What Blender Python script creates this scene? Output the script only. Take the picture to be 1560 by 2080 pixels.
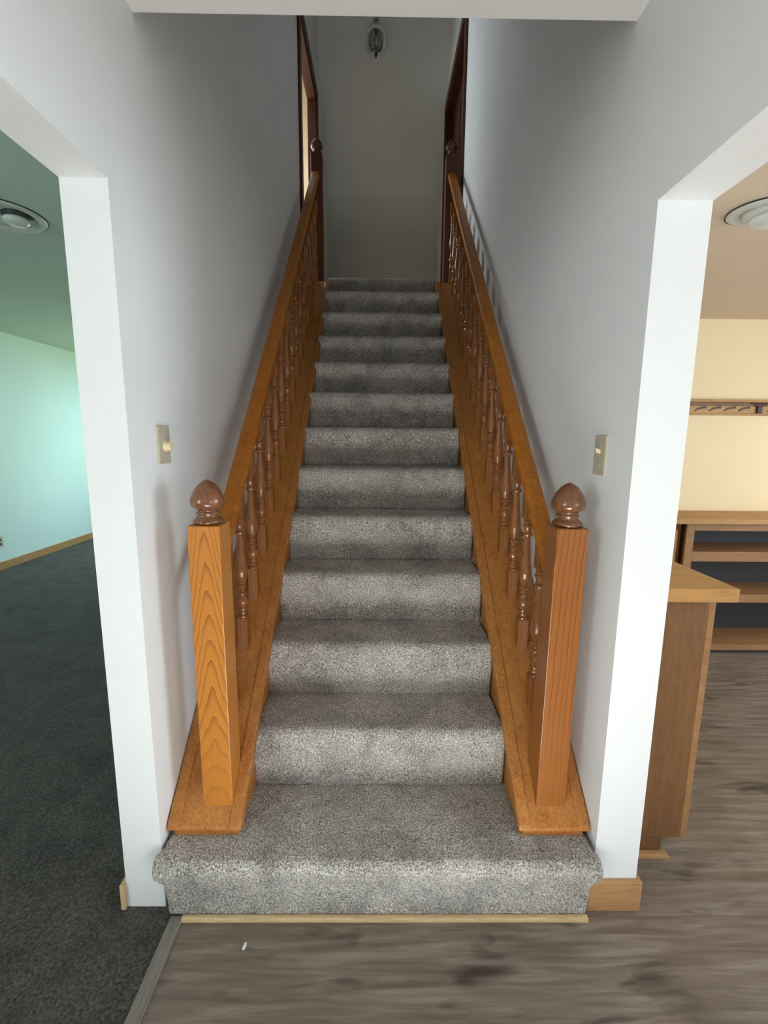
import bpy, bmesh, math, random
from mathutils import Vector, Matrix, noise

random.seed(7)
sc = bpy.context.scene
COL = sc.collection
for o in list(bpy.data.objects):
    bpy.data.objects.remove(o)

# ------------------------------------------------------------------ camera
H = 1.3773
F_PX, PITCH, ROLL, YAW = 922.837, .1607, .0092, .0088
cam = bpy.data.cameras.new('camera')
cam.sensor_fit = 'HORIZONTAL'
cam.sensor_width = 36.0
cam.lens = F_PX / 1560 * 36.0
cam.clip_start = .02
cam.clip_end = 100
co = bpy.data.objects.new('camera', cam)
COL.objects.link(co)
sc.camera = co


def _dir(u, w):
    y = math.cos(PITCH) - w * math.sin(PITCH)
    h = -math.sin(PITCH) - w * math.cos(PITCH)
    c, s = math.cos(YAW), math.sin(YAW)
    return Vector((u * c + y * s, -u * s + y * c, h))


fw = _dir(0, 0)
rt = (_dir(math.cos(ROLL), -math.sin(ROLL)) - fw)
up = rt.cross(fw)
m = Matrix((rt, up, -fw)).transposed().to_4x4()
m.translation = (0, 0, H)
co.matrix_world = m

# ------------------------------------------------------------------ world, lights, exposure
vs = sc.view_settings
vs.view_transform = 'Standard'
vs.look = 'None'
vs.exposure = 0.38
vs.gamma = 1.0
vs.use_curve_mapping = False
W = bpy.data.worlds.new('world')
sc.world = W
W.use_nodes = True
W.node_tree.nodes['Background'].inputs[0].default_value = (.75, .87, 1, 1)
W.node_tree.nodes['Background'].inputs[1].default_value = .8
sc.cycles.max_bounces = 10
sc.cycles.diffuse_bounces = 6
sc.cycles.sample_clamp_indirect = 6


def area(name, loc, aim, sx, sy, watts, col, spread=180):
    L = bpy.data.lights.new(name, 'AREA')
    L.shape = 'RECTANGLE'
    L.size, L.size_y = sx, sy
    L.energy = watts
    L.color = col
    L.spread = math.radians(spread)
    o = bpy.data.objects.new(name, L)
    o.location = loc
    o.rotation_euler = (Vector(aim) - Vector(loc)).to_track_quat('-Z', 'Z').to_euler()
    COL.objects.link(o)
    return o


# the sun falls through the gap above the added half door behind the camera onto the floor
sun = bpy.data.lights.new('sun', 'SUN')
sun.energy = 175
sun.angle = math.radians(.6)
sun.color = (.84, .94, 1.0)
so = bpy.data.objects.new('sun', sun)
so.rotation_euler = Vector((.03, .81, -.605)).to_track_quat('-Z', 'Z').to_euler()
COL.objects.link(so)
# daylight through the left room's windows, in front and at the far end
area('daylight_left_window', (-2.6, -2.0, 1.5), (-.6, 2.0, 1.0), 1.8, 1.2, 66, (.90, .97, 1.0))
area('daylight_far_window_sky', (-2.3, 6.9, 1.7), (-3.5, 4.4, -.4), 2.2, .7, 38, (.40, .66, 1.0), 120)
area('daylight_far_window_lawn', (-2.3, 6.9, 1.1), (-3.8, 4.4, 2.6), 2.2, .6, 32, (.84, 1.0, .40), 165)
# daylight at the right room's side window, between two added fill lamps
area('fill_right_front', (2.6, -1.8, 1.35), (1.0, 3.0, .9), 1.6, 1.2, 18, (.84, .92, 1.0))  # added lamp, no window there; lights the cream wall and stair fronts
area('daylight_right_side_window', (4.0, .3, 1.35), (0, .8, 1.2), 1.6, 1.2, 62, (.70, .86, 1.0))
area('fill_right_far', (4.0, 2.1, 1.2), (1.8, 2.2, 0), .9, 1.1, 22, (.84, .92, 1.0))  # added lamp, brightens the far floor and bookcase
# daylight in the upstairs room on the left, and an added fill lamp
area('daylight_upper_window', (-2.3, 4.3, 3.75), (.6, 4.3, 3.6), .9, .9, 22, (.84, .95, 1.0))
area('fill_upper_back', (-1.45, 5.2, 3.85), (.63, 2.2, 3.0), .9, 1.0, 34, (.86, .95, 1.0))  # added lamp, brightens the right stair wall halfway up


# ------------------------------------------------------------------ materials
def mat(name):
    M = bpy.data.materials.new(name)
    M.use_nodes = True
    nt = M.node_tree
    return M, nt, nt.nodes, nt.links, nt.nodes['Principled BSDF']


def ramp(nodes, stops):
    r = nodes.new('ShaderNodeValToRGB')
    els = r.color_ramp.elements
    while len(els) < len(stops):
        els.new(.5)
    for e, (p, c) in zip(els, stops):
        e.position = p
        e.color = (*c, 1)
    return r


def coords(nodes, links, scale=(1, 1, 1), rot=(0, 0, 0), loc=(0, 0, 0)):
    t = nodes.new('ShaderNodeTexCoord')
    mp = nodes.new('ShaderNodeMapping')
    mp.inputs['Scale'].default_value = scale
    mp.inputs['Rotation'].default_value = rot
    mp.inputs['Location'].default_value = loc
    links.new(t.outputs['Object'], mp.inputs['Vector'])
    return mp


def nz(nodes, links, mp, scale, detail=3, rough=.55, dist=0):
    n = nodes.new('ShaderNodeTexNoise')
    n.inputs['Scale'].default_value = scale
    n.inputs['Detail'].default_value = detail
    n.inputs['Roughness'].default_value = rough
    n.inputs['Distortion'].default_value = dist
    if mp is not None:
        links.new(mp.outputs[0], n.inputs['Vector'])
    return n


def bump(nodes, links, b, height, strength, dist):
    u = nodes.new('ShaderNodeBump')
    u.inputs['Strength'].default_value = strength
    u.inputs['Distance'].default_value = dist
    links.new(height, u.inputs['Height'])
    links.new(u.outputs[0], b.inputs['Normal'])


def paint(name, col, rough=.6, tex=.12):
    M, nt, n, l, b = mat(name)
    mp = coords(n, l)
    big = nz(n, l, mp, 2.2, 2)
    r = ramp(n, [(.3, [c * .965 for c in col]), (.7, col)])
    l.new(big.outputs[0], r.inputs[0])
    l.new(r.outputs[0], b.inputs['Base Color'])
    b.inputs['Roughness'].default_value = rough
    b.inputs['Specular IOR Level'].default_value = .3
    f = nz(n, l, mp, 170, 2)
    bump(n, l, b, f.outputs[0], tex, .002)
    return M


def plain(name, col, rough=.4, metal=0):
    M, nt, n, l, b = mat(name)
    mp = coords(n, l)
    f = nz(n, l, mp, 60, 2)
    r = ramp(n, [(.3, [c * .94 for c in col]), (.7, col)])
    l.new(f.outputs[0], r.inputs[0])
    l.new(r.outputs[0], b.inputs['Base Color'])
    b.inputs['Roughness'].default_value = rough
    b.inputs['Metallic'].default_value = metal
    return M


def mix(n, l, a, b_, fac, mode='MIX'):
    x = n.new('ShaderNodeMix')
    x.data_type = 'RGBA'
    x.blend_type = mode
    if isinstance(fac, float):
        x.inputs[0].default_value = fac
    else:
        l.new(fac, x.inputs[0])
    l.new(a, x.inputs[6])
    l.new(b_, x.inputs[7])
    return x.outputs[2]


def wood(name, dark, mid, light, stretch, rot=(0, 0, 0), rough=.42, coat=.0, blotch=.35):
    """streaky stained wood; stretch has a small number along the grain"""
    M, nt, n, l, b = mat(name)
    mp = coords(n, l, stretch, rot)
    s = nz(n, l, mp, 26, 5, .62, .6)
    r = ramp(n, [(.28, dark), (.5, mid), (.74, light)])
    l.new(s.outputs[0], r.inputs[0])
    mp2 = coords(n, l, [v ** .85 for v in stretch], rot)
    bl = nz(n, l, mp2, 5, 3, .6)
    r2 = ramp(n, [(.28, [.5 * p + .5 * q for p, q in zip(dark, mid)]), (.70, light)])
    l.new(bl.outputs[0], r2.inputs[0])
    c = mix(n, l, r.outputs[0], r2.outputs[0], blotch)
    l.new(c, b.inputs['Base Color'])
    b.inputs['Roughness'].default_value = rough
    b.inputs['Coat Weight'].default_value = coat
    b.inputs['Coat Roughness'].default_value = .22
    b.inputs['Specular IOR Level'].default_value = .3
    bump(n, l, b, s.outputs[0], .12, .002)
    return M


def newel_wood(name, dark, mid, light, arch, cx, yf, z0, period):
    """flat-sawn face: growth lines arching up the front (arch) or running nearly straight"""
    M, nt, n, l, b = mat(name)
    t = n.new('ShaderNodeTexCoord')
    mp = n.new('ShaderNodeMapping')
    mp.inputs['Location'].default_value = (-cx, -yf, -z0)
    l.new(t.outputs['Object'], mp.inputs['Vector'])
    sx = n.new('ShaderNodeSeparateXYZ')
    l.new(mp.outputs[0], sx.inputs[0])

    def M_(op, a, c, d=None):
        q = n.new('ShaderNodeMath')
        q.operation = op
        for i, v in enumerate((a, c, d)):
            if v is None:
                continue
            if isinstance(v, (int, float)):
                q.inputs[i].default_value = v
            else:
                l.new(v, q.inputs[i])
        return q.outputs[0]
    x, y, z = sx.outputs
    mpn = n.new('ShaderNodeMapping')
    mpn.inputs['Scale'].default_value = (22, 22, 3.2)
    l.new(mp.outputs[0], mpn.inputs['Vector'])
    dn = nz(n, l, mpn, 1, 2)
    if arch:
        A = M_('MULTIPLY_ADD', z, .26, .045)
        xx = M_('MULTIPLY', x, 1 / .0445)
        ax = M_('POWER', M_('ABSOLUTE', xx, 0), 1.6)
        h = M_('ADD', z, M_('MULTIPLY', A, ax))
        h = M_('MULTIPLY_ADD', y, 9, h)
        h = M_('MULTIPLY_ADD', dn.outputs[0], .15, h)
    else:
        h = M_('MULTIPLY_ADD', M_('MULTIPLY', z, z), -.030, x)
        h = M_('MULTIPLY_ADD', y, .8, h)
        h = M_('MULTIPLY_ADD', dn.outputs[0], .022, h)
    fr = M_('FRACT', M_('MULTIPLY', h, 1 / period), 0)
    r = ramp(n, [(0, mid), (.5, mid), (.80, [.45 * p + .55 * q for p, q in zip(mid, dark)]), (.92, dark), (.955, light), (1, mid)])
    l.new(fr, r.inputs[0])
    st = n.new('ShaderNodeMapping')
    st.inputs['Scale'].default_value = (60, 60, 2.2)
    l.new(mp.outputs[0], st.inputs['Vector'])
    s = nz(n, l, st, 4, 5, .6)
    r2 = ramp(n, [(.3, dark), (.7, light)])
    l.new(s.outputs[0], r2.inputs[0])
    # the lower quarter of the board is plainer
    k = n.new('ShaderNodeMapRange')
    k.inputs['From Min'].default_value = .12
    k.inputs['From Max'].default_value = .34
    k.inputs['To Min'].default_value = .30
    k.inputs['To Max'].default_value = .85
    l.new(z, k.inputs['Value'])
    rgb = n.new('ShaderNodeRGB')
    rgb.outputs[0].default_value = (*mid, 1)
    pl = mix(n, l, rgb.outputs[0], r2.outputs[0], .22)
    c = mix(n, l, pl, r.outputs[0], k.outputs[0])
    l.new(c, b.inputs['Base Color'])
    b.inputs['Roughness'].default_value = .38
    b.inputs['Specular IOR Level'].default_value = .35
    b.inputs['Coat Weight'].default_value = .1
    b.inputs['Coat Roughness'].default_value = .2
    return M


def carpet(name, dark, mid, light, scale, patch):
    M, nt, n, l, b = mat(name)
    mp = coords(n, l)
    f = nz(n, l, mp, scale, 3, .7)
    r = ramp(n, [(.33, dark), (.5, mid), (.67, light)])
    l.new(f.outputs[0], r.inputs[0])
    p = nz(n, l, mp, 7, 4, .6, .6)
    pr = ramp(n, [(.32, (patch,) * 3), (.6, (1, 1, 1))])
    l.new(p.outputs[0], pr.inputs[0])
    c = mix(n, l, r.outputs[0], pr.outputs[0], 1.0, 'MULTIPLY')
    l.new(c, b.inputs['Base Color'])
    b.inputs['Roughness'].default_value = .95
    b.inputs['Specular IOR Level'].default_value = .08
    b.inputs['Sheen Weight'].default_value = .15
    b.inputs['Sheen Roughness'].default_value = .5
    bump(n, l, b, f.outputs[0], .9, .008)
    return M


def laminate(name):
    M, nt, n, l, b = mat(name)
    mp = coords(n, l)
    br = n.new('ShaderNodeTexBrick')
    br.offset = .37
    br.inputs['Scale'].default_value = 1
    br.inputs['Brick Width'].default_value = 1.22
    br.inputs['Row Height'].default_value = .19
    br.inputs['Mortar Size'].default_value = .0012
    br.inputs['Mortar Smooth'].default_value = .3
    br.inputs['Color1'].default_value = (.2, .2, .2, 1)
    br.inputs['Color2'].default_value = (.8, .8, .8, 1)
    br.inputs['Mortar'].default_value = (.3, .3, .3, 1)
    l.new(mp.outputs[0], br.inputs['Vector'])
    mp2 = coords(n, l, (1.1, 13, 1))
    s = nz(n, l, mp2, 3.2, 5, .62, .4)
    r = ramp(n, [(.28, (.112, .084, .062)), (.5, (.190, .152, .120)), (.72, (.30, .262, .222))])
    l.new(s.outputs[0], r.inputs[0])
    mp3 = coords(n, l, (3.2, 12, 1), loc=(.35, .2, 0))
    k = nz(n, l, mp3, 1.25, 2, .5, .5)
    kr = ramp(n, [(.27, (.30, .28, .27)), (.41, (1, 1, 1))])
    l.new(k.outputs[0], kr.inputs[0])
    c = mix(n, l, r.outputs[0], kr.outputs[0], 1.0, 'MULTIPLY')
    tone = ramp(n, [(0, (.86, .86, .86)), (1, (1.08, 1.06, 1.04))])
    l.new(br.outputs['Color'], tone.inputs[0])
    c = mix(n, l, c, tone.outputs[0], 1.0, 'MULTIPLY')
    l.new(c, b.inputs['Base Color'])
    b.inputs['Roughness'].default_value = .42
    bump(n, l, b, s.outputs[0], .06, .001)
    return M


M_wall = paint('white_wall_paint', (.80, .81, .81))
M_ceil = paint('white_ceiling_paint', (.82, .82, .81))
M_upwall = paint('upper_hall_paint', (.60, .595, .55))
M_left = paint('left_room_paint', (.62, .74, .70))
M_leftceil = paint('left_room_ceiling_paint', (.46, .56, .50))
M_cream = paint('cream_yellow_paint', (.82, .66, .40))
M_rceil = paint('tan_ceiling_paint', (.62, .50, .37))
M_tan = paint('tan_upper_room_paint', (.44, .33, .20))
M_carpet = carpet('stair_carpet', (.10, .084, .063), (.48, .437, .382), (.97, .935, .885), 210, .60)
M_carpet2 = carpet('shaded_living_room_carpet', (.03, .027, .022), (.075, .068, .057), (.145, .132, .112), 120, .55)  # same carpet as the stairs, darkened for the dimmer left room
M_lam = laminate('grey_brown_laminate')
OD, OM, OL = (.17, .045, .004), (.36, .115, .008), (.55, .20, .018)
SL = math.atan(.93)
M_rail = wood('stained_rail_wood', OD, OM, OL, (7, .6, 7), (-SL, 0, 0))
M_curb = wood('stained_curb_wood', OD, (.38, .14, .030), (.55, .25, .065), (7, .6, 7), (-SL, 0, 0))
M_turn = wood('stained_turned_wood', (.10, .028, .006), (.23, .075, .014), (.38, .145, .03), (7, 7, .5), rough=.22, coat=.6)
M_ball = wood('stained_finial_wood', (.08, .026, .010), (.16, .058, .022), (.25, .10, .04), (7, 7, .6), rough=.18, coat=.7)
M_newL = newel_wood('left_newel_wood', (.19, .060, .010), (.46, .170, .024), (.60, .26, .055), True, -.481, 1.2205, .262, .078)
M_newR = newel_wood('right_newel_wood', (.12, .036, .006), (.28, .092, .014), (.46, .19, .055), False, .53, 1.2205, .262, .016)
M_newShade = wood('shaded_newel_wood', (.03, .009, .003), (.075, .024, .008), (.12, .042, .014), (7, 7, .5))  # upper newels: wood darkened to paint the dim stair top
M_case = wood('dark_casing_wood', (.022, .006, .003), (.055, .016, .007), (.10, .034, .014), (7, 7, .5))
M_base = wood('oak_baseboard', (.26, .12, .045), (.40, .21, .09), (.52, .30, .14), (.6, 7, 7))
M_trim = wood('pale_oak_trim', (.36, .22, .11), (.60, .42, .22), (.72, .56, .34), (.6, 7, 7))
M_strip = wood('grey_transition_wood', (.13, .115, .095), (.22, .19, .16), (.29, .26, .22), (7, .6, 7))
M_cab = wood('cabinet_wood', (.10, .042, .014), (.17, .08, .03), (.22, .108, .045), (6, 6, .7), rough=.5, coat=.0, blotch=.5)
M_cab2 = wood('cabinet_top_wood', (.26, .12, .035), (.42, .215, .065), (.50, .27, .09), (.7, 6, 6), rough=.45, coat=.0, blotch=.5)
M_shelf = wood('cabinet_shelf_wood', (.17, .078, .028), (.29, .145, .058), (.36, .19, .08), (.7, 6, 6), rough=.5, coat=.0, blotch=.5)
M_dark = plain('dark_cabinet_shade', (.022, .018, .02), .6)  # near-black paints the shade inside the bookcase
M_almond = plain('almond_plastic', (.50, .45, .34), .35)
M_knob = plain('ivory_plastic', (.80, .68, .42), .35)
M_chrome = plain('polished_nickel', (.75, .74, .70), .12, 1)
M_brass = plain('dark_bronze', (.06, .055, .045), .3, 1)
M_eye = plain('white_lamp_enamel', (.55, .57, .53), .35)
M_shadowgap = plain('black_trim_gap', (.02, .025, .022), .5)
M_lens = plain('frosted_lamp_glass', (.62, .66, .60), .15)
M_chip = plain('white_paint_chip', (.85, .85, .85), .6)
M_white = plain('white_window_paint', (.8, .8, .78), .4)

M_glass, nt, n, l, b = mat('clear_glass')
b.inputs['Base Color'].default_value = (.80, .82, .80, 1)
b.inputs['Transmission Weight'].default_value = 1
b.inputs['Roughness'].default_value = .02
b.inputs['IOR'].default_value = 1.35


# ------------------------------------------------------------------ mesh helpers
def box(bm, x0, x1, y0, y1, z0, z1):
    v = [bm.verts.new(p) for p in ((x0, y0, z0), (x1, y0, z0), (x1, y1, z0), (x0, y1, z0),
                                   (x0, y0, z1), (x1, y0, z1), (x1, y1, z1), (x0, y1, z1))]
    for f in ((0, 3, 2, 1), (4, 5, 6, 7), (0, 1, 5, 4), (1, 2, 6, 5), (2, 3, 7, 6), (3, 0, 4, 7)):
        bm.faces.new([v[i] for i in f])
    return v


def prism_x(bm, pts, x0, x1):
    """polygon of (y,z) swept along x; x0/x1 may be functions of y"""
    fx0 = x0 if callable(x0) else (lambda y: x0)
    fx1 = x1 if callable(x1) else (lambda y: x1)
    a = [bm.verts.new((fx0(y), y, z)) for y, z in pts]
    c = [bm.verts.new((fx1(y), y, z)) for y, z in pts]
    n_ = len(pts)
    bm.faces.new(a)
    bm.faces.new(c[::-1])
    for i in range(n_):
        j = (i + 1) % n_
        bm.faces.new((a[j], a[i], c[i], c[j]))


def lathe(bm, prof, seg=20, c=(0, 0, 0)):
    rings = []
    for r, z in prof:
        if r < 1e-6:
            rings.append([bm.verts.new((c[0], c[1], c[2] + z))])
        else:
            rings.append([bm.verts.new((c[0] + r * math.cos(2 * math.pi * i / seg),
                                        c[1] + r * math.sin(2 * math.pi * i / seg), c[2] + z)) for i in range(seg)])
    for A, B in zip(rings, rings[1:]):
        for i in range(seg):
            j = (i + 1) % seg
            if len(A) == 1 and len(B) == 1:
                continue
            if len(A) == 1:
                bm.faces.new((A[0], B[j], B[i]))
            elif len(B) == 1:
                bm.faces.new((A[i], A[j], B[0]))
            else:
                bm.faces.new((A[i], A[j], B[j], B[i]))
    if len(rings[0]) > 1:
        bm.faces.new(rings[0][::-1])
    if len(rings[-1]) > 1:
        bm.faces.new(rings[-1])


def obj(name, bm, material, parent=None, bevel=0, smooth=False, seg=2):
    bmesh.ops.recalc_face_normals(bm, faces=bm.faces)
    me = bpy.data.meshes.new(name)
    bm.to_mesh(me)
    bm.free()
    me.materials.append(material)
    o = bpy.data.objects.new(name, me)
    COL.objects.link(o)
    if smooth:
        for p in me.polygons:
            p.use_smooth = True
    if parent is not None:
        o.parent = parent
        w = Vector((0, 0, 0))
        q = parent
        while q is not None:
            w += Vector(q.location)
            q = q.parent
        o.location = -w
    if bevel:
        md = o.modifiers.new('bevel', 'BEVEL')
        md.width = bevel
        md.segments = seg
        md.limit_method = 'ANGLE'
    return o


def boxobj(name, material, parent, *dims, bevel=.002):
    bm = bmesh.new()
    for d in (dims if isinstance(dims[0], (tuple, list)) else [dims]):
        box(bm, *d)
    return obj(name, bm, material, parent, bevel)


def struct(name, material, *boxes, bevel=0):
    o = boxobj(name, material, None, *boxes, bevel=bevel)
    o['kind'] = 'structure'
    return o


def thing(name, label, cat, loc, group=None):
    o = bpy.data.objects.new(name, None)
    o.empty_display_size = .05
    o.location = loc
    COL.objects.link(o)
    tag(o, label, cat, group)
    return o


def tag(o, label, cat, group=None):
    o['label'] = label
    o['category'] = cat
    if group:
        o['group'] = group


# ------------------------------------------------------------------ setting
XL, XL2, XR, XR2 = -.626, -.737, .637, .765
YW = 1.147            # near end of the two stair walls
YB = 5.6              # back wall upstairs
LZ = 2.63             # landing height
D0, G, R = 1.199, .2217, .2052
YF = -1.95            # entry wall behind the camera

struct('floor', M_lam, (-.566, 4.2, YF, 3.2, -.08, 0))
struct('floor_left', M_carpet2, (-4.0, -.592, -2.2, 7.0, -.08, .002))
struct('floor_landing', M_carpet, (XL, XR, 4.0, YB, LZ - .2, LZ), (-2.6, XL, 3.5, 5.3, LZ - .2, LZ))
struct('ceiling', M_ceil, (XL, XR, YF, 1.322, 2.42, LZ))
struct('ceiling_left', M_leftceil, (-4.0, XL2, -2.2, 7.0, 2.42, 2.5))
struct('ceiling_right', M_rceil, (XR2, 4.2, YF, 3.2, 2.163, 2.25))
# long walls either side of the stairs; the same walls carry the two wide openings
struct('wall_left', M_wall,
       (XL2, XL, -1.95, 1.147, 1.957, 6.2), (XL2, XL, YW, 3.86, 0, 6.2), (XL2, XL, 3.86, 4.76, 0, LZ),
       (-.700, XL, 3.86, 4.76, 4.47, 6.2), (XL2, XL, 4.76, YB, 0, LZ), (-.700, XL, 4.76, YB, LZ, 6.2), (XL2, XL, YF, -1.3, 0, 1.957))
struct('wall_right', M_wall,
       (XR, XR2, -1.95, 1.147, 1.927, 6.2), (XR, XR2, YW, 4.02, 0, 6.2), (XR, XR2, 4.02, 5.10, 0, LZ),
       (XR, XR2, 4.02, 5.10, 4.59, 6.2), (XR, XR2, 5.10, YB, 0, 6.2), (XR, XR2, YF, -1.3, 0, 1.927))
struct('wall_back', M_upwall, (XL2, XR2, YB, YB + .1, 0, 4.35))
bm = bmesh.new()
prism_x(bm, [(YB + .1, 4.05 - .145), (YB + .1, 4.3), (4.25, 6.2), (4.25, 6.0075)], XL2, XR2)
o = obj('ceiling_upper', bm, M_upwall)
o['kind'] = 'structure'
struct('ceiling_stairwell', M_case, (XL, XR, 1.222, 4.26, 6.0075, 6.2))  # unseen; dark finish chosen to soak up stray upstairs light
struct('wall_front', M_case, (XL, XR, 1.222, 1.322, LZ, 6.05))  # unseen; dark finish added to cut bounce onto the upper risers
# entry wall with the door opening the daylight comes through
struct('wall_entry', M_wall, (-4.0, -.55, YF - .25, YF - .1, 0, 2.5), (.55, 4.2, YF - .25, YF - .1, 0, 2.5),
       (-.55, .55, YF - .25, YF - .1, 2.1, 2.5))
struct('trim_1', M_white, (-.55, -.5, YF - .25, YF - .08, 0, 2.1), (.5, .55, YF - .25, YF - .08, 0, 2.1),
       (-.5, .5, YF - .25, YF - .08, 2.04, 2.1))
struct('wall_living', M_left, (-4.0, -3.9, -2.2, 7.0, 0, 2.5), (-4.0, XL2, 7.0, 7.1, 0, 2.5))
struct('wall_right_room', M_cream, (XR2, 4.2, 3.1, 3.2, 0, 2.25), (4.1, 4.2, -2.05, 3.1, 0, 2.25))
struct('baseboard_left', M_base, (-3.9, -3.886, -2.2, 7.0, .002, .085), bevel=.003)
struct('baseboard_jamb', M_base, (XR - .02, XR2 + .013, YW - .014, YW, 0, .102), (XR2, XR2 + .013, YW, 1.30, 0, .102), bevel=.004)
struct('baseboard_living', M_trim, (XL2 - .014, XL2, YW - .012, 7.0, .002, .085), bevel=.003)
struct('trim_2', M_trim, (-.562, .612, 1.099, 1.116, 0, .017), bevel=.005)
o = struct('trim_3', M_strip, (-.597, -.56, YF, 1.118, -.02, .008), bevel=.004)

d3 = struct('sun_mask_door', M_white, (-.5, .5, YF - .2, YF - .155, .0, .95), (-.5, -.42, YF - .2, YF - .155, .95, 2.04),
            (.42, .5, YF - .2, YF - .155, .95, 2.04), bevel=.002)  # unseen half door, added to trim the sun patch towards the stairs

# upstairs doorway on the left: cased opening into a lit room
d1 = struct('door_1', M_case, (-.700, XL + .004, 4.735, 4.76, LZ, 4.47), (-.700, XL + .004, 3.86, 3.885, LZ, 4.47),
            (-.700, XL + .004, 3.885, 4.735, 4.445, 4.47), bevel=.001)
boxobj('door_casing', M_case, d1, (XL, XL + .018, 4.745, 4.825, LZ, 4.555), (XL, XL + .018, 3.79, 3.87, LZ, 4.555),
       (XL, XL + .018, 3.87, 4.745, 4.462, 4.555), bevel=.004)
struct('wall_upper_room', M_tan, (-2.7, -2.6, 3.4, 5.4, LZ, 5.1), (-2.6, -.700, 5.3, 5.4, LZ, 5.1), (-2.6, XL2, 3.4, 3.5, LZ, 5.1))
struct('ceiling_upper_room', M_ceil, (-2.7, -.700, 3.4, 5.4, 5.0, 5.1))
# upstairs door on the right, closed
d2 = struct('door_2', M_case, (XR - .004, XR2, 5.075, 5.10, LZ, 4.59), (XR - .004, XR2, 4.02, 4.045, LZ, 4.59),
            (XR - .004, XR2, 4.045, 5.075, 4.565, 4.59), bevel=.001)
boxobj('door_casing', M_case, d2, (XR - .018, XR, 5.085, 5.165, LZ, 4.675), (XR - .018, XR, 3.95, 4.03, LZ, 4.675),
       (XR - .018, XR, 4.03, 5.085, 4.58, 4.675), bevel=.004)
bm = bmesh.new()
box(bm, .70, .735, 4.05, 5.07, LZ + .01, 4.56)
for z0, z1 in ((LZ + .2, LZ + .85), (LZ + 1.05, LZ + 1.75)):
    for y0, y1 in ((4.16, 4.5), (4.62, 4.96)):
        box(bm, .694, .701, y0, y1, z0, z1)
obj('door_slab', bm, M_case, d2, .003)

# ------------------------------------------------------------------ staircase
stairs = thing('staircase', 'straight flight of grey carpeted stairs climbing between the two wooden railings', 'stairs', (.005, 1.1, 0))


def fuzz(p, amp, seed):
    q = p * 60 + Vector((seed, 0, 0))
    return amp * (noise.noise(q) * .6 + noise.noise(p * 190) * .55)


def step_mesh(prof, hw, nx, amp, seed, cx=.004):
    """prof: list of (y,z); hw(i) half width at profile index"""
    bm = bmesh.new()
    rows = []
    N = len(prof)
    for i, (y, z) in enumerate(prof):
        w = hw(y, z)
        # profile normal
        a, c = prof[max(i - 1, 0)], prof[min(i + 1, N - 1)]
        ty, tz = c[0] - a[0], c[1] - a[1]
        L = math.hypot(ty, tz) or 1
        nv = Vector((0, -tz / L, ty / L))
        row = []
        for k in range(nx + 1):
            p = Vector((cx + w * (2 * k / nx - 1), y, z))
            d = fuzz(p, amp, seed)
            e = max(0, abs(2 * k / nx - 1) - .985) / .015
            q = p + nv * (d - .004 * e * e)
            if e > 0:
                q.x += noise.noise(p * 150) * .0025
            row.append(bm.verts.new(q))
        rows.append(row)
    for A, B in zip(rows, rows[1:]):
        for k in range(nx):
            bm.faces.new((A[k], A[k + 1], B[k + 1], B[k]))
    # close underneath so every step is a solid tread-and-riser piece
    y1, z1 = prof[-1]
    y0, z0 = prof[0]
    low = min(z0, z1 - .12)
    back = []
    for yy, zz in ((y1, low), (y0 + .03, low)):
        w = hw(yy, z1)
        back.append([bm.verts.new((cx + w * s, yy, zz)) for s in (-1, 1)])
    bm.faces.new([*rows[-1], back[0][1], back[0][0]])
    bm.faces.new([back[0][0], back[0][1], back[1][1], back[1][0]])
    bm.faces.new([back[1][0], back[1][1], *rows[0][::-1]])
    for s, idx in ((0, 0), (1, -1)):
        bm.faces.new([r[idx] for r in rows] + [back[0][s], back[1][s]])
    return bm


def dense(pts, d):
    out = []
    for a, c in zip(pts, pts[1:]):
        k = max(1, int(math.hypot(c[0] - a[0], c[1] - a[1]) / d))
        for i in range(k):
            t = i / k
            out.append((a[0] + (c[0] - a[0]) * t, a[1] + (c[1] - a[1]) * t))
    out.append(pts[-1])
    return out


def hw1(y, z):
    t = max(0, min(1, (1.145 - y) / .02))
    if z < .115:
        return .604 + .003 * z / .115
    s = max(0, min(1, (z - .115) / .04))
    s = s * s * (3 - 2 * s)
    w = .607 + .024 * s
    return w * t + min(w, .62) * (1 - t)


p1 = [(1.113, .017), (1.110, .06), (1.106, .10), (1.100, .13), (1.093, .15), (1.0885, .168), (1.089, .181),
      (1.095, .193), (1.106, .2015), (1.122, .2045), (1.147, .2055), (1.30, .2055), (D0 + G - .02, .2052)]
o = obj('carpeted_step', step_mesh(dense(p1, .0045), hw1, 260, .0042, 1), M_carpet, stairs, smooth=True)
o['label'] = 'wide bottom step with rounded carpeted nosing'
for k in range(2, 14):
    top = k * R if k < 13 else LZ
    yk = D0 + (k - 1) * G - .037
    pr = [(yk + .004, (k - 1) * R), (yk, (k - 1) * R + .02), (yk - .004, top - .07)]
    for i in range(8):
        a = math.radians(-4 + 94 * i / 7)
        pr.append((yk + .033 - .037 * math.cos(a), top - .037 + .037 * math.sin(a)))
    pr.append((yk + G + .02, top) if k < 13 else (4.02, top))
    sp = .0055 if k < 4 else .008 if k < 7 else .012
    wv = .8516 / 2 - .002

    def hwk(y, z, wv=wv):
        return wv
    obj('carpeted_step', step_mesh(dense(pr, sp), hwk, int(.85 / sp), .0038, k), M_carpet, stairs, smooth=True)


# ------------------------------------------------------------------ railings
def zc(y):      # top of the sloping curb
    return .237 + .892 * (y - 1.178)


def zr(y):      # top of the handrail
    return 1.205 + .935 * (y - 1.575)


SP, CP = math.sin(SL), math.cos(SL)


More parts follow.
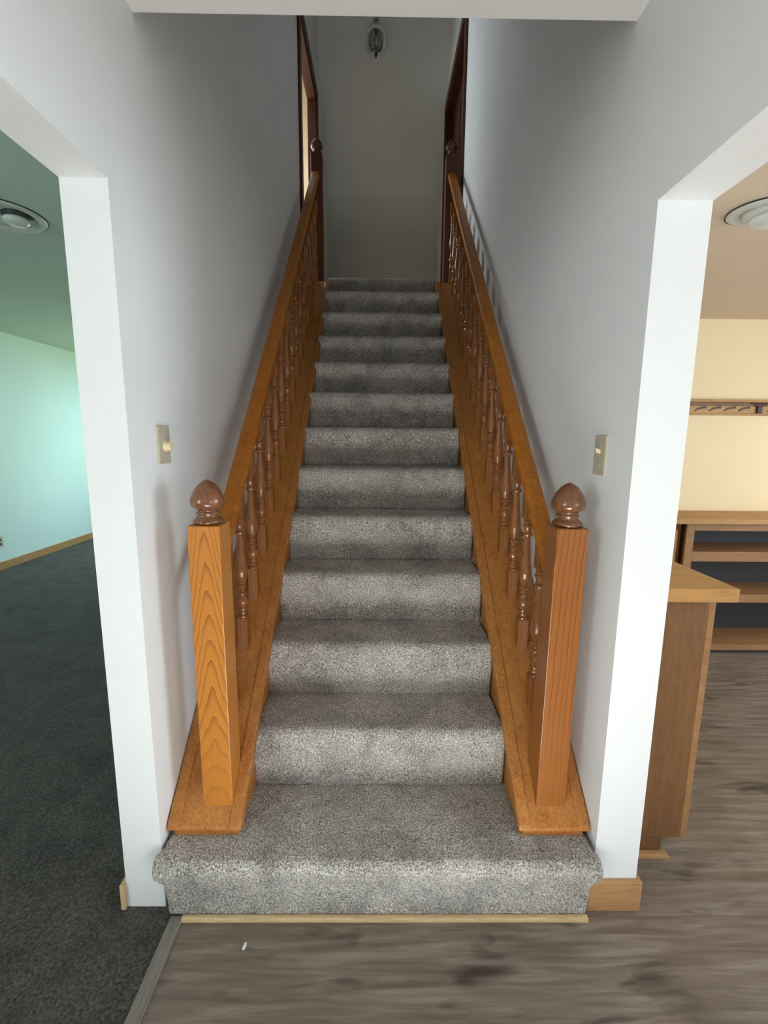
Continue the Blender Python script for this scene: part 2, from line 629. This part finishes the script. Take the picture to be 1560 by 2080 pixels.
def slope_bar(bm, xc, hw, y0, y1, ztop, t, rounded=0):
    """bar following ztop(y); xc(y) is its centre, plumb cut at both ends"""
    ys = [y0, y1]
    sec = [(-hw, -t), (-hw, -rounded), (-hw + rounded, 0), (hw - rounded, 0), (hw, -rounded), (hw, -t)] if rounded else \
        [(-hw, -t), (-hw, 0), (hw, 0), (hw, -t)]
    R_ = [[bm.verts.new((xc(y) + dx, y, ztop(y) + dz)) for dx, dz in sec] for y in ys]
    n_ = len(sec)
    for A, B in zip(R_, R_[1:]):
        for i in range(n_):
            j = (i + 1) % n_
            bm.faces.new((A[i], A[j], B[j], B[i]))
    bm.faces.new(R_[0][::-1])
    bm.faces.new(R_[-1])


def baluster_bm(htot):
    bm = bmesh.new()
    s = .0185
    box(bm, -s, s, -s, s, -.05, .105)
    prof = [(.0185, .105), (.0195, .108), (.0195, .112), (.013, .116), (.0165, .121), (.0165, .126), (.0125, .130),
            (.0165, .135), (.0165, .140), (.0125, .145), (.015, .150), (.0195, .160), (.0205, .168), (.0195, .176),
            (.014, .186), (.0125, .190), (.0175, .194), (.0175, .199), (.0125, .204), (.0115, .214), (.017, .219), (.019, .223),
            (.0165, .228), (.012, .232), (.016, .245), (.0205, .262), (.0225, .280), (.0215, .298), (.0185, .325), (.0155, .355),
            (.0132, .385), (.0115, .408), (.0115, .415), (.0185, .419), (.0195, .424), (.0165, .429), (.0130, .434), (.0125, .441),
            (.0150, .450), (.0185, .455), (.0185, .460), (.0135, .464), (.0165, .468), (.0165, .472), (.0130, .476), (.0185, .482)]
    lathe(bm, prof, 18)
    box(bm, -s, s, -s, s, .482, htot)
    return bm


FIN = [(.036, 0), (.041, .004), (.042, .010), (.036, .016), (.030, .021), (.028, .026), (.031, .029), (.032, .033),
       (.028, .036), (.027, .039), (.034, .043), (.0435, .050), (.0470, .058), (.0465, .068), (.0435, .079), (.0385, .090),
       (.0315, .101), (.0230, .111), (.0130, .119), (.005, .123), (0, .1242)]


def newel(root, x, y, zb, zt, mt, tilt, fin_mat, half=.0445):
    bm = bmesh.new()
    box(bm, -half, half, -half, half, zb, zt)
    for v in bm.verts:
        v.co.x += x + (v.co.z - zb) * tilt
        v.co.y += y
    p = obj('newel_post', bm, mt, root, .003)
    bm = bmesh.new()
    lathe(bm, FIN, 40, (x + (zt - zb) * tilt, y, zt))
    obj('finial', bm, fin_mat, p, smooth=True)
    return p


baluster_src = [None]


def railing(side, label):
    s = side
    root = thing('stair_railing', label, 'railing', (s * .53, 1.22, R), 'railings of the staircase')
    if s < 0:
        xc = lambda y: -.512 - .006 * (y - 1.25)
        xo = XL + .003
        xi = -.404
    else:
        xc = lambda y: .535 + .002 * (y - 1.25)
        xo = XR - .003
        xi = .420
    xr = (lambda y: -.507 - .0095 * (y - 1.25)) if s < 0 else (lambda y: .538 + .005 * (y - 1.25))
    a, e = sorted((xi, xo))
    y0, y1 = 1.178, 3.82
    # sloping board over the stringer, with a lip at the front
    bm = bmesh.new()
    prism_x(bm, [(y0, zc(y0) - .010), (y0, zc(y0)), (y1, zc(y1)), (y1, zc(y1) - .03), (y0 + .03, zc(y0) - .010)], a, e)
    obj('curb_board', bm, M_curb, root, .003)
    # stringer below it
    bm = bmesh.new()
    ai, ei = (a + .012, e - .018) if s > 0 else (a + .018, e - .012)
    prism_x(bm, [(y0 + .008, R - .001), (y0 + .008, zc(y0) - .0105), (y0 + .03, zc(y0) - .0105), (y1, zc(y1) - .031), (y1, zc(y1) - .42),
                 (1.9, zc(1.9) - .42), (1.42, R - .001)], ai, ei)
    obj('stringer', bm, M_curb, root, .003)
    # raised fillet strips either side of the balusters
    for f0, f1 in ((a + .001, a + .036), (e - .036, e - .001)):
        bm = bmesh.new()
        slope_bar(bm, lambda y, c=(f0 + f1) / 2: c, (f1 - f0) / 2, y0 + .002, y1, lambda y: zc(y) + .006, .010)
        obj('curb_strip', bm, M_curb, root, .003)
    # handrail: moulded cap and the narrower strip under it
    bm = bmesh.new()
    slope_bar(bm, xr, .030, 1.265, 4.02, zr, .044, .009)
    hr = obj('handrail', bm, M_rail, root, .004)
    bm = bmesh.new()
    slope_bar(bm, xr, .019, 1.265, 4.02, lambda y: zr(y) - .043, .016)
    obj('rail_fillet', bm, M_rail, hr, .002)
    # newels
    if s < 0:
        newel(root, -.4835, 1.265, .258, 1.136, M_newL, 0.0, M_ball)
        newel(root, -.526, 4.035, 2.55, 3.60, M_newShade, 0.0, M_newShade)
    else:
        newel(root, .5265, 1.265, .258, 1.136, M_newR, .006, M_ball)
        newel(root, .548, 4.035, 2.55, 3.60, M_newShade, 0.0, M_newShade)
    # balusters
    hb = zr(1.5) - .040 - (zc(1.5)) - .004
    for i in range(16):
        y = 1.443 + .1575 * i
        if baluster_src[0] is None:
            o = obj('baluster', baluster_bm(hb + .012), M_turn, root, 0)
            md = o.modifiers.new('bevel', 'BEVEL')
            md.width = .0015
            md.segments = 1
            md.limit_method = 'ANGLE'
            md.angle_limit = math.radians(80)
            baluster_src[0] = o
        else:
            o = baluster_src[0].copy()
            COL.objects.link(o)
            o.parent = root
        o.location = Vector((xc(y) if s < 0 else xr(y), y, zc(y) + .003)) - Vector(root.location)
        o.location.x = xr(y) + (.008 if s < 0 else -.008) - root.location.x
    return root


railing(-1, 'stained wood railing left of the stairs, front newel showing arched grain')
railing(1, 'stained wood railing right of the stairs, front newel showing straight grain')

# ------------------------------------------------------------------ switches, outlet, chip
t = thing('dimmer_switch', 'almond wall plate with round dimmer knob on the left stair wall', 'switch', (XL, 1.325, 1.354))
boxobj('wall_plate', M_almond, t, XL - .002, XL + .006, 1.289, 1.361, 1.299, 1.409, bevel=.004)
bm = bmesh.new()
lathe(bm, [(.0165, 0), (.0165, .004), (.014, .006), (.0135, .017), (.012, .019), (0, .019)], 28)
for v in bm.verts:
    v.co = Vector((XL + .005 + v.co.z, 1.328 + v.co.x, 1.350 + v.co.y))
obj('dimmer_knob', bm, M_knob, t)
t = thing('toggle_switch', 'almond wall plate with small toggle on the right stair wall', 'switch', (XR, 1.316, 1.334))
boxobj('wall_plate', M_almond, t, XR - .006, XR + .002, 1.281, 1.352, 1.277, 1.393, bevel=.004)
bm = bmesh.new()
box(bm, XR - .018, XR - .004, 1.311, 1.321, 1.338, 1.350)
for v in bm.verts:
    if v.co.x < XR - .01:
        v.co.z += .006
obj('toggle', bm, M_knob, t, .0015)
for dz in (.03, -.03):
    bm = bmesh.new()
    lathe(bm, [(.0035, 0), (.003, .0015), (0, .002)], 12)
    for v in bm.verts:
        v.co = Vector((XR - .0055 - v.co.z, 1.316 + v.co.x, 1.335 + dz + v.co.y))
    obj('screw', bm, M_almond, t)
t = thing('wall_outlet', 'small outlet plate low on the far wall of the carpeted left room', 'outlet', (-3.9, 4.60, .29))
boxobj('wall_plate', M_almond, t, -3.901, -3.893, 4.54, 4.62, .235, .345, bevel=.003)
for dz in (-.022, .022):
    boxobj('socket', M_dark, t, -3.895, -3.8915, 4.565, 4.595, .29 + dz - .012, .29 + dz + .012, bevel=.002)
bm = bmesh.new()
pts = [(-.005, -.009), (.001, -.011), (.005, -.002), (.003, .010), (-.003, .007)]
vt = [bm.verts.new((-.362 + x, 1.041 + y, .001)) for x, y in pts]
vb = [bm.verts.new((-.362 + x * .9, 1.041 + y * .9, .0025 + .001 * (i % 2))) for i, (x, y) in enumerate(pts)]
bm.faces.new(vt[::-1])
bm.faces.new(vb)
for i in range(5):
    j = (i + 1) % 5
    bm.faces.new((vt[i], vt[j], vb[j], vb[i]))
o = obj('paint_chip', bm, M_chip)
tag(o, 'tiny white chip lying on the laminate floor before the bottom step', 'debris')

# ------------------------------------------------------------------ ceiling lamps
# pendant over the landing
PX, PY, PZ = -.072, 4.84, 5.132
t = thing('pendant_lamp', 'clear glass bell pendant lamp hanging over the top of the stairs', 'lamp', (PX, PY, PZ))
bm = bmesh.new()
lathe(bm, [(0, .06), (.034, .06), (.034, -.014), (.026, -.026), (.010, -.032), (0, -.032)], 28, (PX, PY, PZ))
obj('canopy', bm, M_chrome, t, smooth=True)
bm = bmesh.new()
lathe(bm, [(.006, -.03), (.006, -.235), (.012, -.238), (.016, -.248), (.010, -.258), (.004, -.262), (.006, -.268), (0, -.280)], 16, (PX, PY, PZ))
st_ = obj('stem', bm, M_brass, t, smooth=True)
bm = bmesh.new()
outer = [(.050, -.04), (.075, -.055), (.098, -.09), (.106, -.13), (.100, -.168), (.080, -.205), (.050, -.232), (.014, -.244)]
inner = [(max(r - .003, .010), z + .003) for r, z in outer[::-1]]
lathe(bm, outer + inner, 36, (PX, PY, PZ))
obj('glass_shade', bm, M_glass, t, smooth=True)
for a in (0.4, 2.5, 4.6):
    bm = bmesh.new()
    lathe(bm, [(0, -.105), (.008, -.108), (.014, -.125), (.015, -.14), (.010, -.155), (.008, -.17), (0, -.172)], 16,
          (PX + .032 * math.cos(a), PY + .032 * math.sin(a), PZ))
    obj('bulb', bm, M_lens, t, smooth=True)


def eyeball(name, label, x, y, z, r_out, ball, r_ball, ring_mat, lens_r):
    t = thing(name, label, 'lamp', (x, y, z))
    bm = bmesh.new()
    lathe(bm, [(r_out, .01), (r_out, -.004), (r_out - .006, -.010), (r_out - .03, -.012), (r_out - .045, .004), (r_out - .05, .012)], 48, (x, y, z))
    obj('trim_ring', bm, M_eye, t, smooth=True)
    bm = bmesh.new()
    lathe(bm, [(r_out + .004, .001), (r_out + .004, -.004), (r_out - .002, -.004), (r_out - .002, .001)], 48, (x, y, z))
    obj('rim_gap', bm, M_shadowgap, t)
    bx, by = ball
    bm = bmesh.new()
    bmesh.ops.create_uvsphere(bm, u_segments=32, v_segments=16, radius=r_ball)
    for v in bm.verts:
        v.co = Vector((bx + v.co.x, by + v.co.y, z - .004 + v.co.z * .5))
    o = obj('eyeball', bm, ring_mat, t, smooth=True)
    bm = bmesh.new()
    bmesh.ops.create_uvsphere(bm, u_segments=32, v_segments=12, radius=lens_r)
    for v in bm.verts:
        v.co = Vector((bx + v.co.x, by - .012 + v.co.y, z - .018 - r_ball * .22 + v.co.z * .42))
    obj('lamp_lens', bm, M_lens, o, smooth=True)


eyeball('recessed_lamp', 'recessed eyeball ceiling lamp over the grey carpet of the left room', -1.83, 2.39, 2.42, .185, (-1.752, 2.395), .066, M_shadowgap, .056)
eyeball('recessed_lamp', 'recessed eyeball ceiling lamp in the tan ceiling of the right room', 1.305, 1.70, 2.163, .10, (1.325, 1.70), .070, M_eye, .058)

# ------------------------------------------------------------------ right room: cabinets and rail
t = thing('base_cabinet', 'brown wooden base cabinet with overhanging top beside the right stair wall', 'cabinet', (.9, 1.5, 0))
boxobj('cabinet_body', M_cab, t, XR2 + .002, 1.005, 1.312, 2.74, .075, .905)
boxobj('face_frame', M_shelf, t, 1.005, 1.026, 1.312, 2.74, .075, .905)
boxobj('toe_kick', M_cab, t, XR2 + .002, .955, 1.325, 2.74, 0, .075, bevel=.001)
boxobj('countertop', M_cab2, t, XR2 + .002, 1.066, 1.278, 2.745, .905, .948, bevel=.004)
boxobj('shoe_moulding', M_base, t, XR2 + .002, .97, 1.300, 1.325, 0, .018, bevel=.005)
for i in range(3):
    y = 1.36 + i * .46
    d = boxobj('cabinet_door', M_cab2, t, 1.026, 1.042, y, y + .43, .13, .86, bevel=.003)
    bm = bmesh.new()
    lathe(bm, [(.006, 0), (.006, .012), (.014, .018), (.012, .026), (0, .028)], 16)
    for v in bm.verts:
        v.co = Vector((1.042 + v.co.z, y + .38 + v.co.x, .78 + v.co.y))
    obj('knob', bm, M_brass, d, smooth=True)

t = thing('bookcase', 'low built-in wooden bookcase with open empty shelves under the cream wall', 'bookcase', (2.7, 2.94, 0))
boxobj('back_panel', M_dark, t, 1.93, 3.9, 3.06, 3.098, .03, .868, bevel=.001)
boxobj('side_panel', M_cab, t, 1.95, 1.972, 2.80, 3.06, .03, .868)
boxobj('side_panel', M_cab, t, 3.878, 3.9, 2.80, 3.06, .03, .868)
boxobj('stile', M_shelf, t, 1.926, 1.978, 2.782, 2.80, .03, .868)
boxobj('top_rail', M_shelf, t, 1.978, 3.9, 2.782, 2.80, .822, .868)
boxobj('shelf', M_shelf, t, 1.972, 3.878, 2.782, 3.06, .624, .688)
boxobj('shelf', M_shelf, t, 1.972, 3.878, 2.782, 3.06, .352, .405)
boxobj('shelf', M_shelf, t, 1.972, 3.878, 2.782, 3.06, .025, .064)
boxobj('toe_kick', M_dark, t, 1.95, 3.9, 2.80, 2.82, 0, .025, bevel=.001)
boxobj('countertop', M_cab2, t, 1.50, 3.95, 2.748, 3.099, .869, .903, bevel=.004)
t2 = thing('corner_cabinet', 'narrow brown filler cabinet left of the open bookcase', 'cabinet', (1.7, 2.95, 0))
boxobj('cabinet_body', M_cab, t2, 1.50, 1.924, 2.83, 3.098, 0, .867)
boxobj('cabinet_door', M_cab2, t2, 1.56, 1.895, 2.815, 2.83, .06, .82, bevel=.004)

t = thing('coat_rail', 'carved wooden rail with ledge running across the cream wall above the bookcase', 'wall rail', (2.8, 3.1, 1.6))
boxobj('back_board', M_cab2, t, 1.2, 4.0, 3.085, 3.101, 1.555, 1.640, bevel=.002)
boxobj('ledge', M_cab2, t, 1.2, 4.0, 3.055, 3.101, 1.634, 1.650, bevel=.003)
boxobj('ledge_shade_moulding', M_cab, t, 1.2, 4.0, 3.070, 3.101, 1.612, 1.634, bevel=.002)  # moulding in darker wood paints the shade under the ledge
boxobj('lower_bead', M_cab2, t, 1.2, 4.0, 3.076, 3.101, 1.550, 1.562, bevel=.003)
nx0 = 2.130
for i in range(16):
    if i == 4:
        continue
    x = nx0 + i * .098
    bm = bmesh.new()
    sec = [(-.038, -.010, .004), (-.015, .004, .007), (.015, .012, .007), (.040, .014, .008)]
    up_ = [bm.verts.new((x + a, 3.082, 1.588 + c + e)) for a, c, e in sec]
    dn_ = [bm.verts.new((x + a, 3.082, 1.588 + c - e)) for a, c, e in sec]
    up2 = [bm.verts.new((x + a, 3.0855, 1.588 + c + e)) for a, c, e in sec]
    dn2 = [bm.verts.new((x + a, 3.0855, 1.588 + c - e)) for a, c, e in sec]
    for i2 in range(3):
        bm.faces.new((up_[i2], up_[i2 + 1], dn_[i2 + 1], dn_[i2]))
        bm.faces.new((up_[i2], up2[i2], up2[i2 + 1], up_[i2 + 1]))
        bm.faces.new((dn_[i2], dn_[i2 + 1], dn2[i2 + 1], dn2[i2]))
        bm.faces.new((up2[i2], dn2[i2], dn2[i2 + 1], up2[i2 + 1]))
    bm.faces.new((up_[0], dn_[0], dn2[0], up2[0]))
    bm.faces.new((up_[3], up2[3], dn2[3], dn_[3]))
    obj('carved_leaf', bm, M_case, t)
bm = bmesh.new()
for a, c, zt, zb, yy in ((2.455, 2.585, 1.634, 1.624, 3.058), (2.480, 2.560, 1.624, 1.610, 3.066), (2.505, 2.540, 1.612, 1.566, 3.072)):
    box(bm, a, c, yy, 3.086, zb, zt)
obj('bracket', bm, M_case, t, .003)
